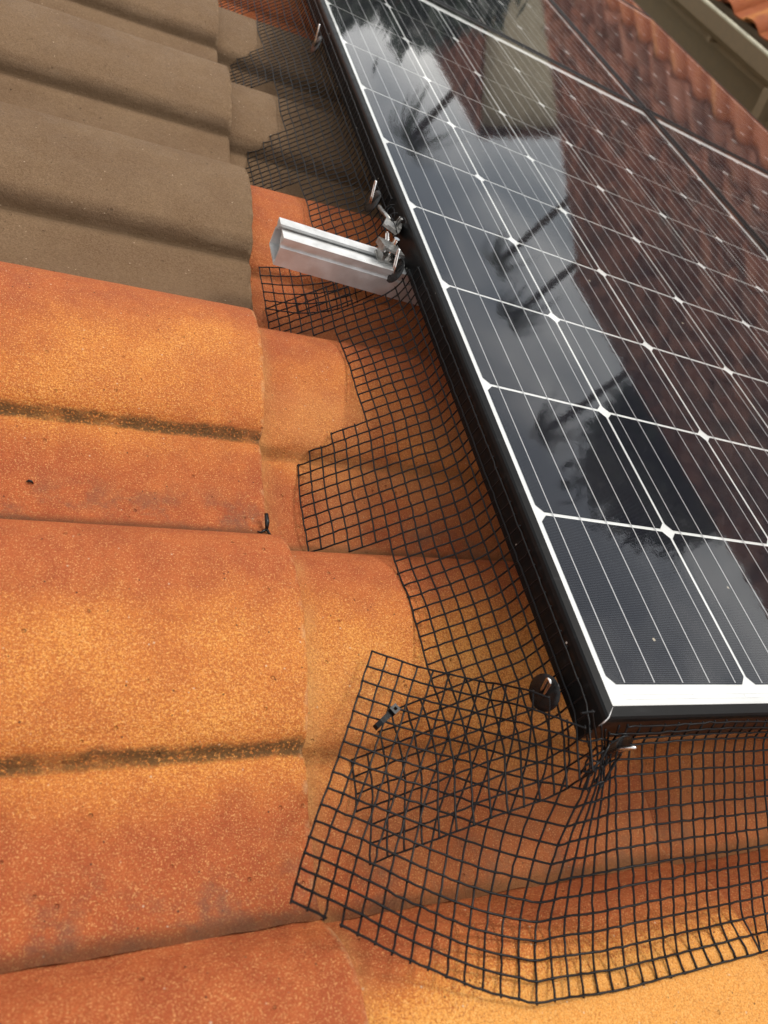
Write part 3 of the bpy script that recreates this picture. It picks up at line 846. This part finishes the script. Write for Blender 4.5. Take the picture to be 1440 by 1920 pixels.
# ------------------------------------------------------------------ trees
def leaves(center, rad, count, size, seed, squash=1.):
    r = np.random.default_rng(seed); mb = MB()
    cl = r.normal(0, 1, (26, 3)); cl /= np.linalg.norm(cl, axis=1)[:, None]; cl *= (r.uniform(.25, 1, 26) ** .6)[:, None]
    cl = cl * np.array(rad) * np.array([.85, .85, .85 * squash])
    for i in range(count):
        c = cl[r.integers(26)]; p = Vector(center) + Vector(c + r.normal(0, .2, 3) * np.array(rad))
        d = Vector(r.normal(0, 1, 3)).normalized(); s = d.orthogonal().normalized(); l = size * r.uniform(.6, 1.3)
        mb.add([p - d * l, p + s * l * .45, p + d * l, p - s * l * .45], [(0, 1, 2, 3)])
    return mb


def tree(name, base, h, rad, label, mat, seed, cnt=3200, size=.16):
    e = tag(empty(name, Matrix.Translation(base)), label, 'tree', 'trees mirrored in the panel glass')
    r = random.Random(seed); mb = MB(); top = h - rad[2]
    mb.tube([(0, 0, 0), (.08, .05, top * .5), (0, .1, top), (.1, 0, h - .3)], [.2, .16, .11, .03], 9)
    for k in range(7):
        a = r.uniform(0, 6.28); z = top * r.uniform(.75, 1.2)
        mb.tube([(0, .05, z), (math.cos(a) * rad[0] * .45, math.sin(a) * rad[1] * .45, z + rad[2] * .35), (math.cos(a) * rad[0] * .8, math.sin(a) * rad[1] * .8, z + rad[2] * .6)], [.07, .045, .015], 6)
    mb.build('trunk', M_bark, e, smooth=True)
    leaves((0, 0, h - rad[2]), rad, cnt, size, seed).build('crown', mat, e)
    return e


def palm(az, el, dist, label, seed, cr=1.0):
    tip = atm(az, el, dist); r = random.Random(seed)
    e = tag(empty('palm_tree', Matrix.Translation((tip.x, tip.y, 0))), label, 'palm tree', 'slender palms mirrored in the panel glass')
    h = tip.z - .1; mb = MB()
    mb.tube([(0, 0, 0), (.05, .02, h * .4), (-.03, 0, h * .8), (0, 0, h)], [.16, .1, .085, .08], 9); mb.build('trunk', M_bark, e, smooth=True)
    mb = MB()
    for k in range(26):
        a = k * 2.4 + r.uniform(-.2, .2); lift = r.uniform(-.7, 1.0); L = cr * r.uniform(.8, 1.15); prev = None
        for q in range(9):
            s = q / 8; rr = L * s * (1 - .2 * s); z = lift * L * s * .7 - 1.0 * L * s * s * .75
            p = Vector((math.cos(a) * rr, math.sin(a) * rr, z + h)); sd_ = Vector((-math.sin(a), math.cos(a), -.5)); su = Vector((math.sin(a), -math.cos(a), -.5))
            if prev is not None:
                mb.add([prev, p, p + Vector((0, 0, .015)), prev + Vector((0, 0, .015))], [(0, 1, 2, 3)])
                wl_ = .32 * cr * (1 - s * .75)
                for d in (sd_, su):
                    mb.add([prev, prev.lerp(p, .6), p + d * wl_ + (p - prev) * .6], [(0, 1, 2)])
            prev = p
    mb.build('crown', M_palm, e)
    return e


palm(28.8, 9.6, 19, 'palm tree left of the cream gable in the mirrored view', 1, .95)
palm(39.4, 10.2, 20, 'palm tree just right of the cream gable in the mirrored view', 2, .8)
palm(43.2, 11.9, 19, 'middle palm tree above the brown roof in the mirrored view', 3, .85)
palm(51.8, 15.2, 18, 'tallest palm tree beside the bushy tree in the mirrored view', 4, .9)
b = atm(59, 0, 16); tree('broadleaf_tree', (b.x, b.y, 0), CM.z + 16 * math.tan(R(14)), (1.45, 1.45, 1.9), 'bushy dark tree rising over the brown roof in the mirrored view', M_leaf2, 11, 14000, .24)
b = atm(18, 0, 18); tree('broadleaf_tree', (b.x, b.y, 0), CM.z + 18 * math.tan(R(7.2)), (2.3, 2.0, 2.6), 'dark broad tree left of the cream gable in the mirrored view', M_leaf2, 12, 14000, .28)
b = atm(22.5, 0, 14.6); tree('broadleaf_tree', (b.x, b.y, 0), CM.z + 15 * math.tan(R(5.2)), (1.1, 1.1, 1.8), 'small dark tree against the edge of the cream gable', M_leaf2, 13, 5000, .2)
b = atm(9, 0, 19); tree('broadleaf_tree', (b.x, b.y, 0), CM.z + 19 * math.tan(R(6)), (3.2, 2.6, 2.6), 'wide tree farthest to the left beyond the end of the roof', M_leaf, 14, 5200, .19)
